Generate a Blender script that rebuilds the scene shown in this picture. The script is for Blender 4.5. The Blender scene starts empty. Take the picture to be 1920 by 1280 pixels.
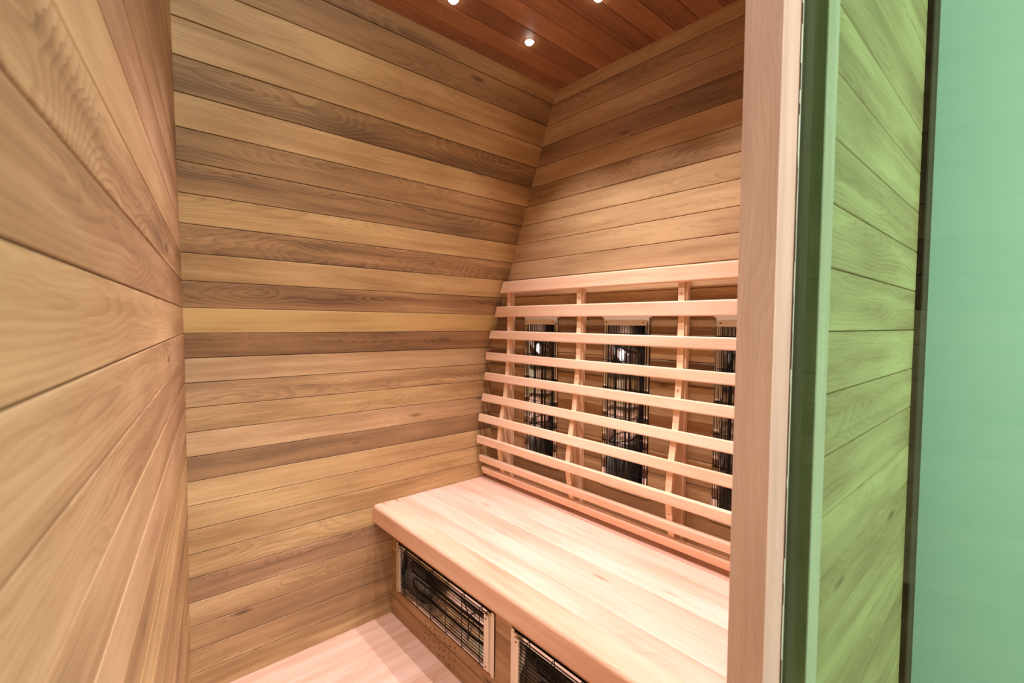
import bpy, bmesh, math, random
from mathutils import Vector, Matrix
random.seed(7)
C = bpy.context.scene.collection
Z0 = 1.288                       # camera height above the sauna floor; z in this script is relative to the camera
p = 0.083                        # board pitch
XR, YB, XL, AL = 1.5039, 1.8699, 0.2105, 0.15766
Z1, ZK, TL = 0.03895, -0.12705, 0.3889
ZC, ZF = 1.003, -1.288

# ------------------------------------------------------------------ materials
def nodes(name):
    m = bpy.data.materials.new(name); m.use_nodes = True
    nt = m.node_tree; b = nt.nodes['Principled BSDF']
    return m, nt, b
def srgb(r, g, b):
    f = lambda c: c/12.92 if c <= .04045 else ((c+.055)/1.055)**2.4
    return (f(r/255), f(g/255), f(b/255), 1)

def wood(name, light, mid, dark, gloss=.45, tone_amt=1.0, satur=1.0):
    m, nt, b = nodes(name); N = nt.nodes; L = nt.links
    def mth(op, a, b_=None, c=None, clamp=False):
        n = N.new('ShaderNodeMath'); n.operation = op; n.use_clamp = clamp
        for i, v in enumerate((a, b_, c)):
            if v is None: continue
            if isinstance(v, (int, float)): n.inputs[i].default_value = v
            else: L.new(v, n.inputs[i])
        return n.outputs[0]
    def comb(x, y, z):
        n = N.new('ShaderNodeCombineXYZ')
        for i, v in enumerate((x, y, z)):
            if isinstance(v, (int, float)): n.inputs[i].default_value = v
            else: L.new(v, n.inputs[i])
        return n.outputs[0]
    def noise(vec, scale, detail=3, rough=.5):
        n = N.new('ShaderNodeTexNoise'); n.inputs['Scale'].default_value = scale
        n.inputs['Detail'].default_value = detail; n.inputs['Roughness'].default_value = rough
        L.new(vec, n.inputs['Vector']); return n.outputs['Fac']
    def mix(f, a, b_):
        n = N.new('ShaderNodeMix'); n.data_type = 'RGBA'
        if isinstance(f, float): n.inputs[0].default_value = f
        else: L.new(f, n.inputs[0])
        for i, v in ((6, a), (7, b_)):
            if isinstance(v, tuple): n.inputs[i].default_value = v
            else: L.new(v, n.inputs[i])
        return n.outputs[2]
    uv = N.new('ShaderNodeUVMap'); uv.uv_map = 'UVMap'
    s = N.new('ShaderNodeSeparateXYZ'); L.new(uv.outputs[0], s.inputs[0]); u, v = s.outputs[0], s.outputs[1]
    ra = N.new('ShaderNodeVertexColor'); ra.layer_name = 'rnd'
    rs = N.new('ShaderNodeSeparateColor'); L.new(ra.outputs[0], rs.inputs[0]); r1, r2, r3 = rs.outputs
    ta = N.new('ShaderNodeVertexColor'); ta.layer_name = 'tone'
    ts = N.new('ShaderNodeSeparateColor'); L.new(ta.outputs[0], ts.inputs[0]); t1, t2, t3 = ts.outputs
    seed = mth('MULTIPLY', r1, 37.0)
    us = mth('ADD', u, mth('MULTIPLY', r2, 53.0))
    # growth rings cut by the board at a slowly changing depth -> cathedral figure
    n1 = noise(comb(mth('MULTIPLY', us, 1.25), seed, 0.0), 1.0, 2)
    n2 = noise(comb(mth('MULTIPLY', us, 3.0), mth('MULTIPLY', v, 14.0), seed), 1.0, 3, .55)
    vv = mth('ADD', v, mth('ADD', mth('MULTIPLY', mth('SUBTRACT', r3, .5), .09), mth('MULTIPLY', mth('SUBTRACT', n2, .5), .045)))
    depth = mth('MULTIPLY', mth('SUBTRACT', n1, .42), mth('ADD', mth('MULTIPLY', t3, .34), .05))
    h = mth('SQRT', mth('ADD', mth('MULTIPLY', vv, vv), mth('MULTIPLY', depth, depth)))
    hh = mth('ADD', mth('MULTIPLY', h, 135.0), mth('MULTIPLY', n2, 5.0))
    fr = mth('FRACT', hh)
    ring = mth('POWER', fr, 2.2)                       # slow rise, sharp fall: late wood line
    edge = mth('SUBTRACT', 1.0, mth('POWER', fr, 14.0))
    ring = mth('MULTIPLY', ring, edge)
    fade = noise(comb(mth('MULTIPLY', us, 2.2), mth('MULTIPLY', v, 22.0), mth('ADD', seed, 9.0)), 1.0, 2)
    ring = mth('MULTIPLY', ring, mth('MULTIPLY_ADD', fade, 1.7, -.25, clamp=True))
    fib = noise(comb(mth('MULTIPLY', us, 9.0), mth('MULTIPLY', v, 420.0), seed), 1.0, 3, .6)
    streak = noise(comb(mth('MULTIPLY', us, 1.3), mth('MULTIPLY', vv, 34.0), mth('ADD', seed, 3.0)), 1.0, 4, .6)
    pore = noise(comb(mth('MULTIPLY', us, 45.0), mth('MULTIPLY', v, 1300.0), seed), 1.0, 1)
    broad = noise(comb(mth('MULTIPLY', us, 2.0), mth('MULTIPLY', v, 9.0), mth('ADD', seed, 21.0)), 1.0, 2)
    # darkness of the spot
    d = mth('MULTIPLY', ring, mth('ADD', mth('MULTIPLY', t3, .42), .10))
    d = mth('ADD', d, mth('MULTIPLY', mth('SUBTRACT', streak, .5), mth('MULTIPLY_ADD', t3, .7, .5)))
    d = mth('ADD', d, mth('MULTIPLY', mth('SUBTRACT', fib, .5), .30))
    d = mth('ADD', d, mth('MULTIPLY', mth('SUBTRACT', broad, .5), 1.0))
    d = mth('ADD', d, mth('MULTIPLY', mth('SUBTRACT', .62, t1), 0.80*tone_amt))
    vo = N.new('ShaderNodeTexVoronoi'); vo.inputs['Scale'].default_value = 1
    L.new(comb(mth('MULTIPLY', us, 3.2), mth('MULTIPLY', v, 13.0), seed), vo.inputs['Vector'])
    vs = N.new('ShaderNodeSeparateColor'); L.new(vo.outputs['Color'], vs.inputs[0])
    kn = mth('MULTIPLY', mth('SUBTRACT', 1.0, mth('MULTIPLY', vo.outputs['Distance'], 7.0), clamp=True), mth('GREATER_THAN', vs.outputs[0], .7))
    d = mth('ADD', d, mth('MULTIPLY', kn, .8))
    pd = mth('MULTIPLY', mth('GREATER_THAN', pore, .66), .10)
    d = mth('ADD', mth('ADD', d, pd), .26, clamp=True)
    cr = N.new('ShaderNodeValToRGB'); L.new(d, cr.inputs[0])
    e = cr.color_ramp.elements
    e[0].position = 0; e[0].color = light; e[1].position = 1; e[1].color = dark
    x = e.new(.45); x.color = mid
    col = cr.outputs[0]
    # hue shift per board: 0 yellow .. 1 rosy
    yel = mix(1.0, col, (1, 1, 1, 1))
    ny = N.new('ShaderNodeMix'); ny.data_type = 'RGBA'; ny.blend_type = 'MULTIPLY'; ny.inputs[0].default_value = 1
    L.new(col, ny.inputs[6])
    tint = mix(t2, (1.03, 1.0, .74, 1), (1.03, .94, 1.0, 1)); L.new(tint, ny.inputs[7])
    L.new(ny.outputs[2], b.inputs['Base Color'])
    L.new(mth('MULTIPLY_ADD', d, .15, gloss), b.inputs['Roughness'])
    b.inputs['Specular IOR Level'].default_value = .35
    bp = N.new('ShaderNodeBump'); bp.inputs['Strength'].default_value = .12; bp.inputs['Distance'].default_value = .001
    L.new(mth('ADD', fib, mth('MULTIPLY', ring, .4)), bp.inputs['Height']); L.new(bp.outputs[0], b.inputs['Normal'])
    N.remove(yel.node)
    return m
W = wood('alder_boards', srgb(200, 172, 134), srgb(162, 130, 96), srgb(104, 80, 60))
WP = wood('alder_slats', srgb(242, 215, 200), srgb(226, 188, 166), srgb(176, 134, 108), tone_amt=.6)
WC = wood('dim_ceiling', srgb(172, 126, 92), srgb(142, 98, 70), srgb(94, 64, 46))  # low light at the ceiling is put into this darker, redder wood
WJ = wood('jamb_timber', srgb(226, 202, 186), srgb(200, 172, 154), srgb(160, 128, 110), tone_amt=.5)

def plain(name, col, rough=.5, metal=0, spec=.5):
    m, nt, b = nodes(name)
    b.inputs['Base Color'].default_value = col; b.inputs['Roughness'].default_value = rough
    b.inputs['Metallic'].default_value = metal; b.inputs['Specular IOR Level'].default_value = spec
    nz = nt.nodes.new('ShaderNodeTexNoise'); nz.inputs['Scale'].default_value = 60
    bp = nt.nodes.new('ShaderNodeBump'); bp.inputs['Strength'].default_value = .03; bp.inputs['Distance'].default_value = .001
    nt.links.new(nz.outputs[0], bp.inputs['Height']); nt.links.new(bp.outputs[0], b.inputs['Normal'])
    return m
BACKING = plain('dark_batten', srgb(62, 40, 26), .9)
STEEL = plain('polished_steel', srgb(225, 222, 218), .16, 1)
BRUSH = plain('brushed_aluminium', srgb(232, 222, 208), .42, .55)
BLACK = plain('black_wire', srgb(14, 13, 12), .6, 0, .3)
TUBE = plain('element_sheath', srgb(46, 40, 36), .4, .5)
SCREW = plain('screw_steel', srgb(120, 112, 100), .35, 1)
HOLE = plain('hole_shadow', srgb(52, 30, 20), .9)
PAINT = plain('outer_wall_paint', srgb(214, 220, 216), .6)
OUTF = plain('outer_floor', srgb(150, 146, 138), .6)
SEAL = plain('clear_edge_seal', srgb(215, 235, 222), .3)
def emis(name, col, s):
    m, nt, b = nodes(name); b.inputs['Base Color'].default_value = (1, 1, 1, 1)
    b.inputs['Emission Color'].default_value = col; b.inputs['Emission Strength'].default_value = s; return m
LED = emis('led_lens', (1, .93, .84, 1), 40)
def glass():
    m, nt, b = nodes('green_glass'); N = nt.nodes; L = nt.links; N.remove(b)
    o = [n for n in N if n.type == 'OUTPUT_MATERIAL'][0]
    t = N.new('ShaderNodeBsdfTransparent'); t.inputs[0].default_value = (.595, .81, .69, 1)   # per face, two faces
    g = N.new('ShaderNodeBsdfGlossy'); g.inputs['Roughness'].default_value = 0; g.inputs[0].default_value = (1, 1, 1, 1)
    fr = N.new('ShaderNodeFresnel'); fr.inputs[0].default_value = 1.5
    mx = N.new('ShaderNodeMixShader'); L.new(fr.outputs[0], mx.inputs[0]); L.new(t.outputs[0], mx.inputs[1]); L.new(g.outputs[0], mx.inputs[2])
    L.new(mx.outputs[0], o.inputs[0]); return m
GLASS = glass()

# ------------------------------------------------------------------ mesh helpers
class MB:
    """collects wooden pieces and plain pieces; all points are world points with z relative to the camera"""
    def __init__(s): s.bm = bmesh.new(); s.uv = s.bm.loops.layers.uv.new('UVMap'); s.r = s.bm.loops.layers.float_color.new('rnd'); s.t = s.bm.loops.layers.float_color.new('tone')
    def face(s, pts, uvs=None, rnd=(0, 0, 0, 1), tone=(.6, .5, .5, 1), smooth=False):
        vs = [s.bm.verts.new((q[0], q[1], q[2]+Z0)) for q in pts]
        return s.facev(vs, uvs, rnd, tone, smooth)
    def facev(s, vs, uvs=None, rnd=(0, 0, 0, 1), tone=(.6, .5, .5, 1), smooth=False):
        try: f = s.bm.faces.new(vs)
        except ValueError: return None
        f.smooth = smooth
        for i, l in enumerate(f.loops):
            if uvs: l[s.uv].uv = uvs[i]
            l[s.r] = rnd; l[s.t] = tone
        return f
    def board(s, o, U, V, N, u0, u1, v0, v1, th=.012, b=.0016, gap=.0009, tone=.6, hue=.5, fig=.5, rnd=None, ub=None, vc=None):
        """a chamfered board lying in the plane o + u*U + v*V, thickness th towards N (front face at N=0)"""
        rnd = rnd or (random.random(), random.random(), random.random(), 1)
        vc = (v0+v1)/2 if vc is None else vc
        v0 += gap; v1 -= gap
        o, U, V, N = Vector(o), Vector(U), Vector(V), Vector(N)
        def P(u, v, n): q = o+U*u+V*v+N*n; return s.bm.verts.new((q.x, q.y, q.z+Z0)), (u, v-vc)
        bu = b if ub is None else ub
        A = [P(u, v, 0) for u, v in ((u0+bu, v0+b), (u1-bu, v0+b), (u1-bu, v1-b), (u0+bu, v1-b))]
        B = [P(u, v, -b) for u, v in ((u0, v0), (u1, v0), (u1, v1), (u0, v1))]
        D = [P(u, v, -th) for u, v in ((u0, v0), (u1, v0), (u1, v1), (u0, v1))]
        fs = [A, D[::-1]]
        for i in range(4):
            j = (i+1) % 4
            fs += [[B[i], B[j], A[j], A[i]], [D[i], D[j], B[j], B[i]]]
        for f in fs: s.facev([q[0] for q in f], [q[1] for q in f], rnd, (tone, hue, fig, 1))
    def build(s, name, mat, parent=None, origin=None, bevel=0):
        bmesh.ops.recalc_face_normals(s.bm, faces=s.bm.faces[:])
        me = bpy.data.meshes.new(name); s.bm.to_mesh(me); s.bm.free()
        me.materials.append(mat); o = bpy.data.objects.new(name, me); C.objects.link(o)
        if parent: o.parent = parent; o.matrix_parent_inverse = Matrix.Translation(parent.location).inverted()
        return o
    # long prism with a profile: axis 'Y' profile in (x,z); rounded by profile points
    def prism(s, prof, a0, a1, axis='Y', tone=.6, hue=.5, fig=.5, rnd=None, cut0=None, cut1=None):
        rnd = rnd or (random.random(), random.random(), random.random(), 1)
        cut0 = cut0 or (lambda q: a0); cut1 = cut1 or (lambda q: a1)
        def P(q, a):
            if axis == 'Y': return (q[0], a, q[1])
            if axis == 'Z': return (q[0], q[1], a)
            return (a, q[0], q[1])
        n = len(prof); acc = 0; L = [0]
        for i in range(n): acc += math.dist(prof[i], prof[(i+1) % n]); L.append(acc)
        A = [s.bm.verts.new(Vector(P(q, cut0(q)))+Vector((0, 0, Z0))) for q in prof]
        B = [s.bm.verts.new(Vector(P(q, cut1(q)))+Vector((0, 0, Z0))) for q in prof]
        for i in range(n):
            j = (i+1) % n
            s.facev([A[i], A[j], B[j], B[i]], [(cut0(prof[i]), L[i]), (cut0(prof[j]), L[i+1]), (cut1(prof[j]), L[i+1]), (cut1(prof[i]), L[i])], rnd, (tone, hue, fig, 1))
        s.facev(A[::-1], [(q[0]*.3, q[1]) for q in prof][::-1], rnd, (tone, hue, 0, 1)); s.facev(B, [(q[0]*.3, q[1]) for q in prof], rnd, (tone, hue, 0, 1))
    def box(s, x0, x1, y0, y1, z0, z1, axis='Y', b=.002, **k):
        if axis == 'Y': pr = [(x0+b, z0), (x1-b, z0), (x1, z0+b), (x1, z1-b), (x1-b, z1), (x0+b, z1), (x0, z1-b), (x0, z0+b)]; a = (y0, y1)
        elif axis == 'Z': pr = [(x0+b, y0), (x1-b, y0), (x1, y0+b), (x1, y1-b), (x1-b, y1), (x0+b, y1), (x0, y1-b), (x0, y0+b)]; a = (z0, z1)
        else: pr = [(y0+b, z0), (y1-b, z0), (y1, z0+b), (y1, z1-b), (y1-b, z1), (y0+b, z1), (y0, z1-b), (y0, z0+b)]; a = (x0, x1)
        s.prism(pr, *a, axis=axis, **k)

def struct(o): o['kind'] = 'structure'; return o
def tag(o, label, cat, group=None):
    o['label'] = label; o['category'] = cat
    if group: o['group'] = group
    return o
def empty(name, loc):
    o = bpy.data.objects.new(name, None); o.empty_display_size = .05; C.objects.link(o)
    o.location = (loc[0], loc[1], loc[2]+Z0); return o
def rr(): return (random.random(), random.random(), random.random(), 1)

# ------------------------------------------------------------------ tones of the courses, row k lies above groove k
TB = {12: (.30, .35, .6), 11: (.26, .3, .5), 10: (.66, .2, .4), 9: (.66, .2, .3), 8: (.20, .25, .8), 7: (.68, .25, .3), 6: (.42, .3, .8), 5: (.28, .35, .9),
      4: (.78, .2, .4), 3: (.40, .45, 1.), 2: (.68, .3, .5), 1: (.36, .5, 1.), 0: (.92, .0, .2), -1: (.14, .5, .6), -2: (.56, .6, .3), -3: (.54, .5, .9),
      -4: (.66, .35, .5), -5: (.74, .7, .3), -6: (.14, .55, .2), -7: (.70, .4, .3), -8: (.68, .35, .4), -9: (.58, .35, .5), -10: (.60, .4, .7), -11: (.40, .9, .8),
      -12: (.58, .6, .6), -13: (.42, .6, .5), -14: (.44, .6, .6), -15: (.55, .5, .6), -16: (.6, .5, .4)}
TR = {12: (.80, .5, .3), 11: (.52, .6, .5), 10: (.62, .6, .4), 9: (.28, .8, .6), 8: (.76, .6, .3), 7: (.44, .5, .8), 6: (.78, .5, .4), 5: (.78, .5, .5),
      4: (.72, .6, .3), 3: (.78, .7, .3), 2: (.74, .7, .4), 1: (.6, .6, .6), 0: (.12, .4, .4), -1: (.5, .4, .3), -2: (.2, .5, .4), -3: (.45, .4, .4), -4: (.5, .4, .5), -5: (.3, .5, .3),
      -6: (.5, .4, .3), -7: (.35, .4, .4), -8: (.3, .4, .4)}
TLW = {8: (.4, .6, .5), 7: (.5, .6, .4), 6: (.42, .7, .4), 5: (.5, .5, .5), 4: (.56, .8, .3), 3: (.78, .4, .2), 2: (.46, .45, 1.), 1: (.44, .5, .5), 0: (.70, .35, .3), -1: (.66, .5, .5),
       -2: (.58, .5, .6), -3: (.58, .5, .4), -4: (.7, .6, .3)}
def tone(T, k): 
    t = T.get(k, (random.uniform(.4, .7), random.uniform(.3, .6), random.uniform(.2, .7))); return dict(tone=t[0], hue=t[1], fig=t[2])
TB = {k: ((t[0]-.13 if k > 2 else t[0]-.03), t[1], t[2]) for k, t in TB.items()}  # weaker light on the upper back wall is put into its board tones
TLW = {k: (t[0]-.05, min(1, t[1]+.3), t[2]) for k, t in TLW.items()}
def zg(k): return Z1+(k-1)*p
KMIN, KMAX = -16, 12

# back wall: plumb to ZK, leaning in above it
m = MB(); sl = math.sqrt(1+TL*TL); VL = (0, -TL/sl, 1/sl); NL = (0, -1/sl, -TL/sl)
for k in range(KMIN, KMAX+1):
    a, b = zg(k), zg(k+1)
    a = max(a, ZF-.01); b = min(b, ZC+.02)
    if b-a < .004: continue
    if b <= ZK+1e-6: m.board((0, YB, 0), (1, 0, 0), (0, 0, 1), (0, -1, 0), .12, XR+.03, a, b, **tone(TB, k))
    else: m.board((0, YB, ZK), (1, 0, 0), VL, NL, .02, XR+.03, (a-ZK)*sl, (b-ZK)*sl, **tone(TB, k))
wb = struct(m.build('wall_back', W))
m = MB(); m.box(.05, 1.62, YB+.012, YB+.05, ZF-.05, ZK, 'X')
m.face([(.0, YB+.012, ZK-.01), (1.6, YB+.012, ZK-.01), (1.6, YB+.013-TL*(ZC+.1-ZK), ZC+.1), (.0, YB+.013-TL*(ZC+.1-ZK), ZC+.1)])
o = m.build('backing', BACKING, wb)

# right wall (behind the bench) with openings for the heaters
HY = [1.505, 1.049, .600]; HW = .105; HZ0, HZ1 = zg(-7), zg(1)
YFI = .2735
m = MB()
for k in range(KMIN, KMAX+1):
    a, b = max(zg(k), ZF-.01), min(zg(k+1), ZC+.02)
    if b-a < .004: continue
    segs = [(YFI-.01, YB+.02)]; r = rr()
    if k == -8:
        for c in HY: m.board((XR, 0, 0), (0, 1, 0), (0, 0, 1), (-1, 0, 0), c-HW, c+HW, a, b-.0195, rnd=r, ub=0, vc=(a+b)/2, **tone(TR, k))
    if -8 <= k <= 0:
        segs = []; y = YFI-.01
        for c in sorted(HY): segs.append((y, c-HW)); y = c+HW
        segs.append((y, YB+.02))
    for y0, y1 in segs: m.board((XR, 0, 0), (0, 1, 0), (0, 0, 1), (-1, 0, 0), y0, y1, a, b, rnd=r, ub=0, **tone(TR, k))
wr = struct(m.build('wall_right', W))
m = MB(); m.box(XR+.075, XR+.1, .2, YB+.1, ZF-.05, ZC+.05, 'Y'); m.box(XR+.012, XR+.075, .2, YFI+.03, ZF-.05, ZC+.05, 'Z')
m.box(XR+.012, XR+.02, .2, YB+.1, zg(1), ZC+.05, 'Y'); m.box(XR+.012, XR+.02, .2, YB+.1, ZF-.05, zg(-7)-.0195, 'Y')
ys = [YFI-.01]+[q for c in sorted(HY) for q in (c-HW, c+HW)]+[YB+.1]
for i in range(0, len(ys), 2): m.box(XR+.012, XR+.02, ys[i], ys[i+1], zg(-7)-.0195, zg(1), 'Z')
m.build('backing', BACKING, wr)

# left wall, turned a little out of square
D = Vector((math.sin(AL), math.cos(AL), 0)); NLW = Vector((math.cos(AL), -math.sin(AL), 0))
m = MB()
for k in range(KMIN, KMAX+1):
    a, b = max(zg(k), ZF-.01), min(zg(k+1), ZC+.02)
    if b-a < .004: continue
    m.board((XL, YB, 0), D, (0, 0, 1), NLW, -3.0, .03, a, b, b=.0014, **tone(TLW, k))  # unseen run past the doorway is added to even out the glass reflection
wl = struct(m.build('wall_left', W))
m = MB(); q0 = Vector((XL, YB, 0))-D*3.05-NLW*.013; q1 = Vector((XL, YB, 0))+D*.05-NLW*.013
for dd in (0, .03):
    a, b = q0-NLW*dd, q1-NLW*dd
    m.face([(a.x, a.y, ZF-.05), (b.x, b.y, ZF-.05), (b.x, b.y, ZC+.05), (a.x, a.y, ZC+.05)])
m.build('backing', BACKING, wl)

# ceiling: boards along X
m = MB()
y = YB-TL*(ZC-ZK)+.02; n = 0
CT = [.35, .55, .3, .75, .5, .35, .6, .25, .5, .4, .6, .5, .4, .6, .5, .4, .5]
while y > .21:
    y0 = max(y-p, .20)
    m.board((0, 0, ZC), (1, 0, 0), (0, -1, 0), (0, 0, -1), -.15, XR+.02, -y, -y0, tone=CT[n % len(CT)], hue=.5, fig=.5) if False else \
    m.board((0, 0, ZC), (1, 0, 0), (0, 1, 0), (0, 0, -1), -.15, XR+.02, y0, y, tone=CT[n % len(CT)], hue=.5, fig=.5)
    y = y0; n += 1
ce = struct(m.build('ceiling', WC))
m = MB(); m.box(-.2, XR+.1, .19, YB, ZC+.012, ZC+.05, 'X'); m.build('backing', BACKING, ce)

# floor: boards along X
m = MB(); y = YB+.02; n = 0
while y > .19:
    y0 = y-.083
    m.board((0, 0, ZF), (1, 0, 0), (0, 1, 0), (0, 0, 1), -.15, XR+.02, y0, y, tone=random.uniform(.6, .85), hue=.75, fig=.5, gap=.0002, b=.0006); y = y0
struct(m.build('floor', WP))

# front wall: outer cladding, jamb post, corner boards
YE, PE, ZE = .213, .0955, -.0087
m = MB()
for k in range(-15, 14):
    m.board((0, YE, 0), (1, 0, 0), (0, 0, 1), (0, -1, 0), .74, 1.550, ZE+k*PE, ZE+(k+1)*PE, tone=random.uniform(.58, .74), hue=.35, fig=.5, gap=.0008, b=.0014)
wf = struct(m.build('wall_front', W))
m = MB(); m.box(.72, 1.60, YE+.012, YFI-.014, ZF-.05, ZC+.25, 'Z'); m.build('backing', BACKING, wf)
m = MB()
for k in range(KMIN, KMAX+1):
    a, b = max(zg(k), ZF-.01), min(zg(k+1), ZC+.02)
    if b-a > .004: m.board((0, YFI-.002, 0), (1, 0, 0), (0, 0, 1), (0, 1, 0), .70, XR+.03, a, b, **tone({}, k))
m.build('inner_boards', W, wf)
PX, PY, PX2 = .643, .2257, .709
m = MB(); m.box(PX, PX2, PY, YFI, ZF-.002, ZC+.25, 'Z', b=.0012, tone=.45, hue=.85, fig=.25, rnd=(.3, .2, .9, 1))
struct(m.build('trim_1', WJ))
m = MB(); m.box(PX2+.0004, .756, .196, YFI-.014, ZF-.002, ZC+.25, 'Z', b=.0012, tone=.8, hue=.7, fig=.3)
struct(m.build('trim_2', WJ))
m = MB(); m.box(1.551, 1.583, YE-.0015, YFI-.014, ZF-.002, ZC+.25, 'Z', b=.0006, tone=.0, hue=.6, fig=.2)
struct(m.build('trim_3', W))
m = MB(); m.box(1.584, 1.63, YE-.0018, YFI-.014, ZF-.002, ZC+.25, 'Z', b=.001, tone=.95, hue=.5, fig=.2)
struct(m.build('trim_4', WP))

# glass door standing open, seen through
m = MB(); GX = .700
m.box(GX, GX+.008, -.44, .2223, ZF+.01, ZC+.22, 'Z', b=.0004)
door = struct(m.build('door_1', GLASS))
m = MB(); z = ZF+.01; random.seed(3)
prev = .2224
while z < ZC+.22:
    dz = random.uniform(.01, .05); w = .2224+random.choice([.0006, .001, .0018, .0012])
    m.box(GX-.0004, GX+.0085, .2224, w, z, z+dz, 'Z', b=.0002); z += dz
m.build('edge_seal', SEAL, door)

# place outside the sauna
m = MB(); m.face([(1.8, -3, ZF-.1), (1.8, 3, ZF-.1), (1.8, 3, 1.6), (1.8, -3, 1.6)])
m.face([(1.9, -3, ZF-.1), (1.9, 3, ZF-.1), (1.9, 3, 1.6), (1.9, -3, 1.6)])
struct(m.build('wall_outside', PAINT))
m = MB(); m.box(-6, 1.8, -4, .10, ZF-.1, ZF-.012, 'X'); m.box(XR+.13, 1.8, .2, 3, ZF-.1, ZF-.012, 'X')
struct(m.build('floor_outside', OUTF))

# ------------------------------------------------------------------ bench
ZB = -.7845; BX = .866; FX = .955; BY0, BY1 = YFI+.002, YB-.001
bench = empty('bench', (BX, (BY0+BY1)/2, ZF))
tag(bench, 'built-in wooden bench with plank seat, rounded front edge and two heaters below', 'bench')
m = MB()
R = .014; pr = [(BX+p, ZB-.0)]
for i in range(7):
    a = math.pi/2*i/6; pr.append((BX+R-math.sin(a)*R, ZB-R+math.cos(a)*R))
pr += [(BX, ZB-.070), (BX+.004, ZB-.078), (BX+p, ZB-.078)]
m.prism(pr, BY0, BY1, 'Y', tone=.34, hue=.6, fig=.25, rnd=(.5, .4, .1, 1))
m.build('nosing', WP, bench)
m = MB(); x = BX+p; i = 0; ST = [.55, .85, .5, .75, .62, .5, .7]
while x < XR-.01:
    x1 = min(x+p, XR-.001)
    m.board((0, 0, ZB), (0, 1, 0), (1, 0, 0), (0, 0, 1), BY0, BY1, x, x1, th=.03, b=.0005, gap=.0003, tone=ST[i % 7]-.05, hue=.8, fig=.35); x = x1; i += 1
m.build('seat', WP, bench)
# front panel boards with openings
HB = [(1.152, 1.822), (.400, 1.070)]; HBZ = (-1.168, -.953)
rows = [(ZB-.078-.002, -.925), (-.925, -1.008), (-1.008, -1.091), (-1.091, -1.174), (-1.174, -1.216)]
m = MB(); PT = [.5, .55, .45, .55, .5]
for (zt, zb), t in zip([(-.8645, -.925), (-.925, -1.008), (-1.008, -1.091), (-1.091, -1.174), (-1.174, -1.216)], PT):
    r = rr(); ys = sorted([BY0, BY1]+[q for h in HB for q in h])
    for i in range(len(ys)-1):
        y0, y1 = ys[i], ys[i+1]; hole = any(abs(h[0]-y0) < 1e-6 for h in HB)
        parts = [(zb, zt)]
        if hole:
            parts = []
            if zt > HBZ[1]: parts.append((max(zb, HBZ[1]), zt))
            if zb < HBZ[0]: parts.append((zb, min(zt, HBZ[0])))
        for a, b in parts:
            if b-a > .004: m.board((FX, 0, 0), (0, 1, 0), (0, 0, 1), (-1, 0, 0), y0, y1, a, b, rnd=r, ub=0, tone=t, hue=.6, fig=.4, b=.0008, gap=.0003, vc=(zt+zb)/2)
m.build('front_panel', W, bench)  # darker wood than the seat, shade under the overhang put into the colour
m = MB(); m.board((FX-.003, 0, 0), (0, 1, 0), (0, 0, 1), (-1, 0, 0), BY0, BY1, ZF+.001, -1.216, th=.02, tone=.62, hue=.75, fig=.3)
m.build('kick_board', W, bench)
r_ = .0034
for c in range(7):
    for k in range(4):
        yy = 1.588-c*.0345; zz = -1.190-k*.0235-(.0117 if c % 2 else 0)
        if abs(zz+1.216) < .004: zz += .004
        xx = (FX if zz > -1.216 else FX-.003)-.0004
        m = MB(); m.face([(xx, yy+r_*math.cos(q*math.pi/5), zz+r_*math.sin(q*math.pi/5)) for q in range(10)])
        m.build('vent_hole', HOLE, bench)

# ------------------------------------------------------------------ infrared heaters: local x along, y across, z towards the room
def sweep(bm, pts, r, n=8, closed=False):
    pts = [Vector(q) for q in pts]; rings = []
    up = None
    for i, q in enumerate(pts):
        d = (pts[min(i+1, len(pts)-1)]-pts[max(i-1, 0)]).normalized()
        if up is None: up = d.orthogonal().normalized()
        up = (up-d*up.dot(d)).normalized(); w = d.cross(up)
        rings.append([bm.verts.new(q+up*(r*math.cos(2*math.pi*k/n))+w*(r*math.sin(2*math.pi*k/n))) for k in range(n)])
    for a, b in zip(rings, rings[1:]):
        for k in range(n):
            f = bm.faces.new([a[k], a[(k+1) % n], b[(k+1) % n], b[k]]); f.smooth = True
    bm.faces.new(rings[0][::-1]); bm.faces.new(rings[-1])
def lbox(bm, x0, x1, y0, y1, z0, z1, bev=.0008):
    g = bmesh.ops.create_cube(bm, size=1, matrix=Matrix.Translation(((x0+x1)/2, (y0+y1)/2, (z0+z1)/2)) @ Matrix.Diagonal((x1-x0, y1-y0, z1-z0, 1)))
    es = list({e for v in g['verts'] for e in v.link_edges})
    if bev: bmesh.ops.bevel(bm, geom=es, offset=bev, segments=1, affect='EDGES')
def cyl(bm, c, r, h, n=12, axis='z'):
    bmesh.ops.create_cone(bm, cap_ends=True, segments=n, radius1=r, radius2=r, depth=h, matrix=Matrix.Translation(c))
def link(name, bm, mat, parent):
    bmesh.ops.recalc_face_normals(bm, faces=bm.faces[:])
    me = bpy.data.meshes.new(name); bm.to_mesh(me); bm.free(); me.materials.append(mat)
    o = bpy.data.objects.new(name, me); C.objects.link(o); o.parent = parent; return o
HL, HH, HD = .672, .206, .052
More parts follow.
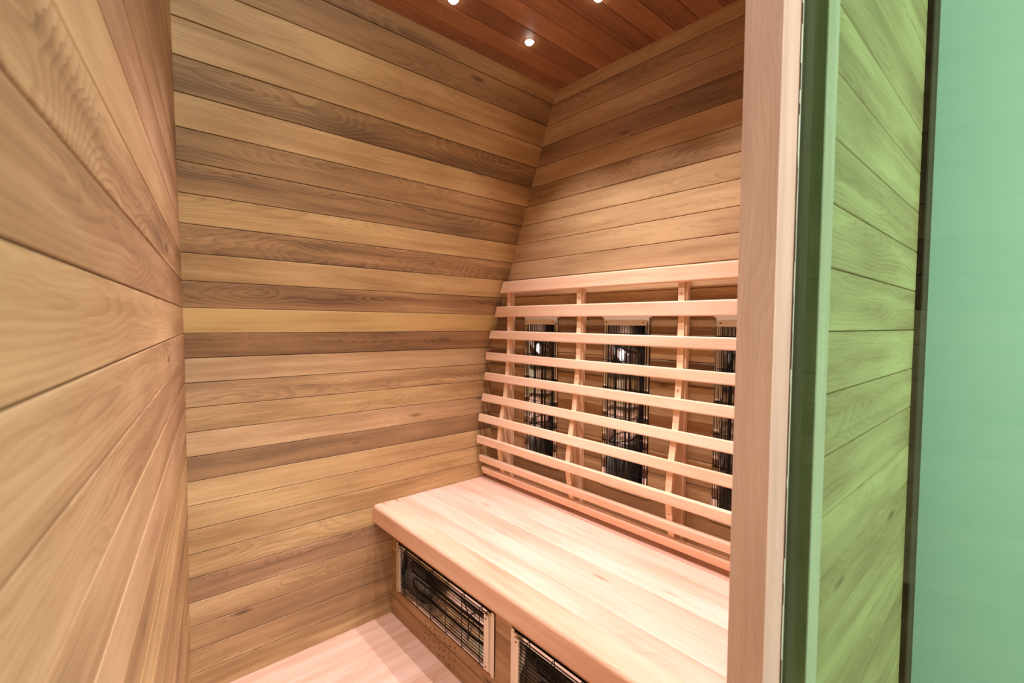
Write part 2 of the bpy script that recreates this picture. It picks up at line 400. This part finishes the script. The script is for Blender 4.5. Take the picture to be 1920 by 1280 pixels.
def make_heater():
    root = bpy.data.objects.new('infrared_heater', None); C.objects.link(root); root.empty_display_size = .05
    bm = bmesh.new()
    prof = [(-HH/2, .001), (-HH/2+.018, .001), (-HH/2+.020, -.004)]
    for i in range(13):
        a = -1+2*i/12; y = a*(HH/2-.022); prof.append((y, -.006-(HD-.006)*(1-abs(a)**2.4)))
    prof += [(HH/2-.020, -.004), (HH/2-.018, .001), (HH/2, .001)]
    A = [bm.verts.new((-HL/2, y, z)) for y, z in prof]; B = [bm.verts.new((HL/2, y, z)) for y, z in prof]
    A2 = [bm.verts.new((-HL/2, y, z-.0012)) for y, z in prof]; B2 = [bm.verts.new((HL/2, y, z-.0012)) for y, z in prof]
    for i in range(len(prof)-1):
        for P_, Q_ in ((A, B), (A2, B2)):
            f = bm.faces.new([P_[i], P_[i+1], Q_[i+1], Q_[i]]); f.smooth = 2 < i < len(prof)-4
        bm.faces.new([A[i], A[i+1], A2[i+1], A2[i]]); bm.faces.new([B[i], B[i+1], B2[i+1], B2[i]])
    for s in (-1, 1): lbox(bm, s*(HL/2-.004)-.002, s*(HL/2-.004)+.002, -HH/2+.012, HH/2-.012, -HD-.002, 0, 0)
    link('reflector', bm, STEEL, root)
    for s in (-1, 1):
        bm = bmesh.new()
        x0, x1 = sorted((s*(HL/2), s*(HL/2-.042)))
        lbox(bm, x0, x1, -HH/2+.002, HH/2-.002, .002, .0055)
        xa, xb = sorted((s*(HL/2-.022), s*(HL/2-.044)))
        lbox(bm, xa, xb, -HH/2+.008, HH/2-.008, .0055, .013)
        for t in (-1, 1):
            ya, yb = sorted((t*(HH/2-.002), t*(HH/2+.007))); x2, x3 = sorted((s*(HL/2-.001), s*(HL/2-.015)))
            lbox(bm, x2, x3, ya, yb, .002, .005)
        pl = link('end_plate', bm, BRUSH, root)
        for t in (-1, 1):
            bm = bmesh.new(); cyl(bm, (s*(HL/2-.033), t*(HH/2-.020), .0135), .003, .002); link('screw', bm, SCREW, pl)
    bm = bmesh.new(); n = 17
    for i in range(n):
        y = -HH/2+.006+i*(HH-.012)/(n-1)
        sweep(bm, [(-HL/2+.03, y, .004), (-HL/2+.05, y, .0085), (HL/2-.05, y, .0085), (HL/2-.03, y, .004)], .0013, 6)
    for i in range(6):
        x = -HL/2+.075+i*(HL-.15)/5
        sweep(bm, [(x, -HH/2+.004, -.001), (x, -HH/2+.006, .0068), (x, HH/2-.006, .0068), (x, HH/2-.004, -.001)], .0015, 6)
    link('wire_guard', bm, BLACK, root)
    bm = bmesh.new()
    for yc, ln in ((-.036, .235), (.030, .25)):
        pts = [(HL/2-.03, yc-.010, -.030)]
        w = .024
        pts = [(HL/2-.03, yc-w*.4, -.026), (ln-.03, yc-w, -.024)]
        pts += [(-ln+w-w*math.sin(a), yc-w*math.cos(a), -.022) for a in [math.pi*i/12 for i in range(13)]]
        pts += [(ln-.03, yc+w, -.024), (HL/2-.03, yc+w*.4, -.026)]
        sweep(bm, pts, .0042, 10)
    link('heating_element', bm, TUBE, root)
    for x, sk in ((-.14, .02), (.15, -.02)):
        bm = bmesh.new(); sweep(bm, [(x-sk, -HH/2+.02, -.010), (x, 0, -.030), (x+sk, HH/2-.02, -.010)], .0022, 6)
        sweep(bm, [(x, 0, -.030), (x, 0, -HD+.001)], .003, 6)
        link('support_bracket', bm, TUBE, root)
    return root
h0 = make_heater()
def copy_tree(o, parent=None):
    c = o.copy(); C.objects.link(c)
    if parent: c.parent = parent
    for ch in list(o.children): copy_tree(ch, c)
    return c
protos = list(h0.children)
def place(o, xa, ya, za, loc):
    M = Matrix((xa, ya, za)).transposed().to_4x4(); M.translation = Vector(loc)+Vector((0, 0, Z0)); o.matrix_world = M
LBW = ['infrared wall heater behind the backrest slats, leftmost of three, nearest the far corner',
       'middle one of the three infrared wall heaters behind the backrest slats',
       'infrared wall heater behind the backrest slats, partly hidden by the door post']
LBB = ['infrared heater with wire guard in the bench front, next to the far wall, shown whole',
       'infrared heater with wire guard in the bench front, the right one, cut off']
hs = [h0]+[copy_tree(h0) for _ in range(4)]
for i, y in enumerate(HY):
    place(hs[i], (0, 0, -1), (0, -1, 0), (-1, 0, 0), (XR-.001, y, (HZ0-.0185+HZ1)/2)); hs[i].scale = (1.0147, 1, 1); tag(hs[i], LBW[i], 'heater', 'infrared heaters behind the backrest')
for i, (a, b) in enumerate(HB):
    # length along Y, across Z
    place(hs[3+i], (0, -1, 0), (0, 0, 1), (-1, 0, 0), (FX-.001, (a+b)/2, sum(HBZ)/2)); hs[3+i].scale = (.994, .99, 1); tag(hs[3+i], LBB[i], 'heater', 'infrared heaters in the bench front')

# ------------------------------------------------------------------ backrest
SL = [(1.462, .197, 1.458, .143), (1.459, .078, 1.462, .027), (1.460, -.040, 1.461, -.080), (1.459, -.148, 1.455, -.187), (1.450, -.249, 1.446, -.288),
      (1.438, -.354, 1.430, -.392), (1.417, -.453, 1.410, -.491), (1.403, -.562, 1.403, -.600), (1.415, -.664, 1.423, -.698), (1.431, -.727, 1.443, -.761)]
back = empty('backrest', (1.44, 1.07, ZB))
tag(back, 'curved slatted wooden backrest leaning on the wall above the bench', 'backrest')
def ywall(z): return YB if z < ZK else YB-TL*(z-ZK)
TH = .016
for xa, za, xb, zb in SL:
    t = Vector((xb-xa, zb-za)).normalized(); nrm = Vector((-t.y, t.x))        # pointing to +X side
    if nrm.x < 0: nrm = -nrm
    A, B = Vector((xa, za)), Vector((xb, zb)); r = .0045; pr = []
    def corner(P_, d1, d2):
        for i in range(4):
            a = math.pi/2*i/3; pr.append(tuple(P_+d1*(r*(1-math.sin(a)))+d2*(r*(1-math.cos(a)))))
    corner(A, nrm, t)            # front top: from back side towards front
    corner(B, -t, nrm)
    pr.append(tuple(B+nrm*TH)); pr.append(tuple(A+nrm*TH))
    m = MB()
    m.prism(pr, 0, 0, 'Y', tone=random.uniform(.65, .85), hue=.42, fig=.3, cut0=lambda q: YFI+.004, cut1=lambda q: ywall(q[1])-.020)
    m.build('slat', WP, back)
# ribs follow the slats' backs and reach to the wall
prof = []
for xa, za, xb, zb in SL: prof += [(xa+TH, za), (xb+TH, zb)]
for yc in (1.700, 1.262, .812):
    m = MB(); q = [(XR-.002, prof[0][1]-.004)]+[(prof[0][0]+.0005, prof[0][1]-.004)]+[(x+.0005, z) for x, z in prof[1:]]+[(XR-.002, prof[-1][1]-.01)]
    hw = .0115
    # side faces as strips so the concave outline fills cleanly
    n = len(q)-2; fr = q[1:-1]
    cols = (.62, .25, .4); rnd = rr()
    for i in range(len(fr)-1):
        (x0, z0), (x1, z1) = fr[i], fr[i+1]
        for s in (-1, 1):
            y = yc+s*hw; m.face([(x0, y, z0), (x1, y, z1), (XR-.002, y, z1), (XR-.002, y, z0)], [(z0, .01), (z1, .01), (z1, .06), (z0, .06)], rnd, (.6, .25, .3, 1))
        m.face([(x0, yc-hw, z0), (x1, yc-hw, z1), (x1, yc+hw, z1), (x0, yc+hw, z0)], [(z0, -.01), (z1, -.01), (z1, .01), (z0, .01)], rnd, (.75, .25, .3, 1))
        m.face([(XR-.002, yc-hw, z0), (XR-.002, yc-hw, z1), (XR-.002, yc+hw, z1), (XR-.002, yc+hw, z0)])
    for (x0, z0) in (fr[0], fr[-1]): m.face([(x0, yc-hw, z0), (x0, yc+hw, z0), (XR-.002, yc+hw, z0), (XR-.002, yc-hw, z0)], [(0, 0), (.02, 0), (.02, .05), (0, .05)], rnd, (.7, .3, .3, 1))
    bmesh.ops.remove_doubles(m.bm, verts=m.bm.verts[:], dist=1e-5)
    rib = m.build('support_rib', WP, back)
    for zz in (.104, -.225, -.64):
        # pilot holes in the rib's front edge
        x = min(fr, key=lambda f: abs(f[1]-zz))[0]
        j = [i for i in range(len(fr)-1) if fr[i][1] >= zz >= fr[i+1][1]][0]; (x0, z0), (x1, z1) = fr[j], fr[j+1]
        x = x0+(x1-x0)*(zz-z0)/(z1-z0)-.0005
        m = MB(); m.face([(x, yc+.0022*math.cos(a*math.pi/4), zz+.0022*math.sin(a*math.pi/4)) for a in range(8)]); m.build('pilot_hole', HOLE, rib)
    m = MB(); m.box(XR-.020, XR-.001, yc-hw-.0065, yc-hw-.0005, ZB+.03, .185, 'Z', b=.001, tone=.7, hue=.3, fig=.2); m.build('wall_cleat', WP, back)

# ------------------------------------------------------------------ ceiling spots
LX, LY = (1.172, .846, .520), (1.250, .942, .634)
LBL = {(0, 0): 'lit recessed ceiling spot nearest the far corner, shown whole', (1, 0): 'lit recessed ceiling spot cut by the top of the photo, left of the whole one',
       (0, 1): 'lit recessed ceiling spot cut by the top of the photo, right of the whole one'}
def make_spot():
    root = bpy.data.objects.new('ceiling_spotlight', None); C.objects.link(root)
    bm = bmesh.new(); seg = 32
    rings = [(.019, 0), (.0185, -.0025), (.0155, -.003), (.0145, -.001)]
    vr = [[bm.verts.new((r*math.cos(2*math.pi*k/seg), r*math.sin(2*math.pi*k/seg), z)) for k in range(seg)] for r, z in rings]
    for a, b in zip(vr, vr[1:]):
        for k in range(seg): bm.faces.new([a[k], a[(k+1) % seg], b[(k+1) % seg], b[k]]).smooth = True
    link('trim_ring', bm, BRUSH, root)
    bm = bmesh.new(); rings = [(.0145, -.0012), (.0135, -.0055), (.010, -.0095), (.005, -.0115)]
    vr = [[bm.verts.new((r*math.cos(2*math.pi*k/seg), r*math.sin(2*math.pi*k/seg), z)) for k in range(seg)] for r, z in rings]
    for a, b in zip(vr, vr[1:]):
        for k in range(seg): bm.faces.new([a[k], a[(k+1) % seg], b[(k+1) % seg], b[k]]).smooth = True
    bm.faces.new(vr[-1]); link('lens', bm, LED, root)
    return root
s0 = make_spot(); first = True
for i, x in enumerate(LX):
    for j, y in enumerate(LY):
        if (i, j) in LBL:
            s = s0 if first else copy_tree(s0); first = False
            s.location = (x, y, ZC+Z0-.0003); tag(s, LBL[(i, j)], 'ceiling light', 'recessed ceiling spots')
        ld = bpy.data.lights.new('spot_beam', 'SPOT'); ld.energy = 25; ld.color = (1, .895, .895)
        ld.spot_size = math.radians(90); ld.spot_blend = .65; ld.shadow_soft_size = .008
        lo = bpy.data.objects.new('spot_beam', ld); C.objects.link(lo); lo.location = (x, y, ZC+Z0-.022)

# ------------------------------------------------------------------ added fill lamps and world light standing in for the room outside
def area(name, loc, target, size, e, col):
    ld = bpy.data.lights.new(name, 'AREA'); ld.energy = e; ld.size = size; ld.color = col
    o = bpy.data.objects.new(name, ld); C.objects.link(o); o.location = (loc[0], loc[1], loc[2]+Z0)
    o.rotation_euler = (Vector(target)-Vector(loc)).to_track_quat('-Z', 'Y').to_euler(); return o
area('room_fill', (.05, -1.3, .9), (.7, .2, 0), .6, 16, (.98, 1, .96))  # unseen fill lamp, added to brighten the door post
area('room_fill', (.95, -1.7, .3), (.95, 0, 0), 1.2, 58, (.96, 1, .95))  # unseen fill lamp, added to brighten the outer cladding
w = bpy.data.worlds.new('World'); bpy.context.scene.world = w; w.use_nodes = True
w.node_tree.nodes['Background'].inputs[0].default_value = (.86, 1, .80, 1); w.node_tree.nodes['Background'].inputs[1].default_value = 1.3

# ------------------------------------------------------------------ camera
Rv = Vector((0.7502, -0.6611, 0.0092)); 
def basis(yaw, pitch, roll):
    cy, sy = math.cos(yaw), math.sin(yaw)
    F = Vector((sy*math.cos(pitch), cy*math.cos(pitch), math.sin(pitch))); R0 = Vector((cy, -sy, 0)); U0 = R0.cross(F)
    R_ = R0*math.cos(roll)+U0*math.sin(roll); return R_, R_.cross(F), F
R_, U_, F_ = basis(0.7227215934, -0.0399156757, 0.0091864782)
cd = bpy.data.cameras.new('camera'); cam = bpy.data.objects.new('camera', cd); C.objects.link(cam)
M = Matrix((R_, U_, -F_)).transposed().to_4x4(); M.translation = (0, 0, Z0); cam.matrix_world = M
cd.sensor_width = 36; cd.lens = 878.32/1920*36; cd.clip_start = .01; cd.dof.use_dof = True; cd.dof.focus_distance = 1.35; cd.dof.aperture_fstop = 5.6
bpy.context.scene.camera = cam
sc = bpy.context.scene
sc.view_settings.view_transform = 'Standard'; sc.view_settings.look = 'None'; sc.view_settings.gamma = 1; sc.view_settings.exposure = -.06
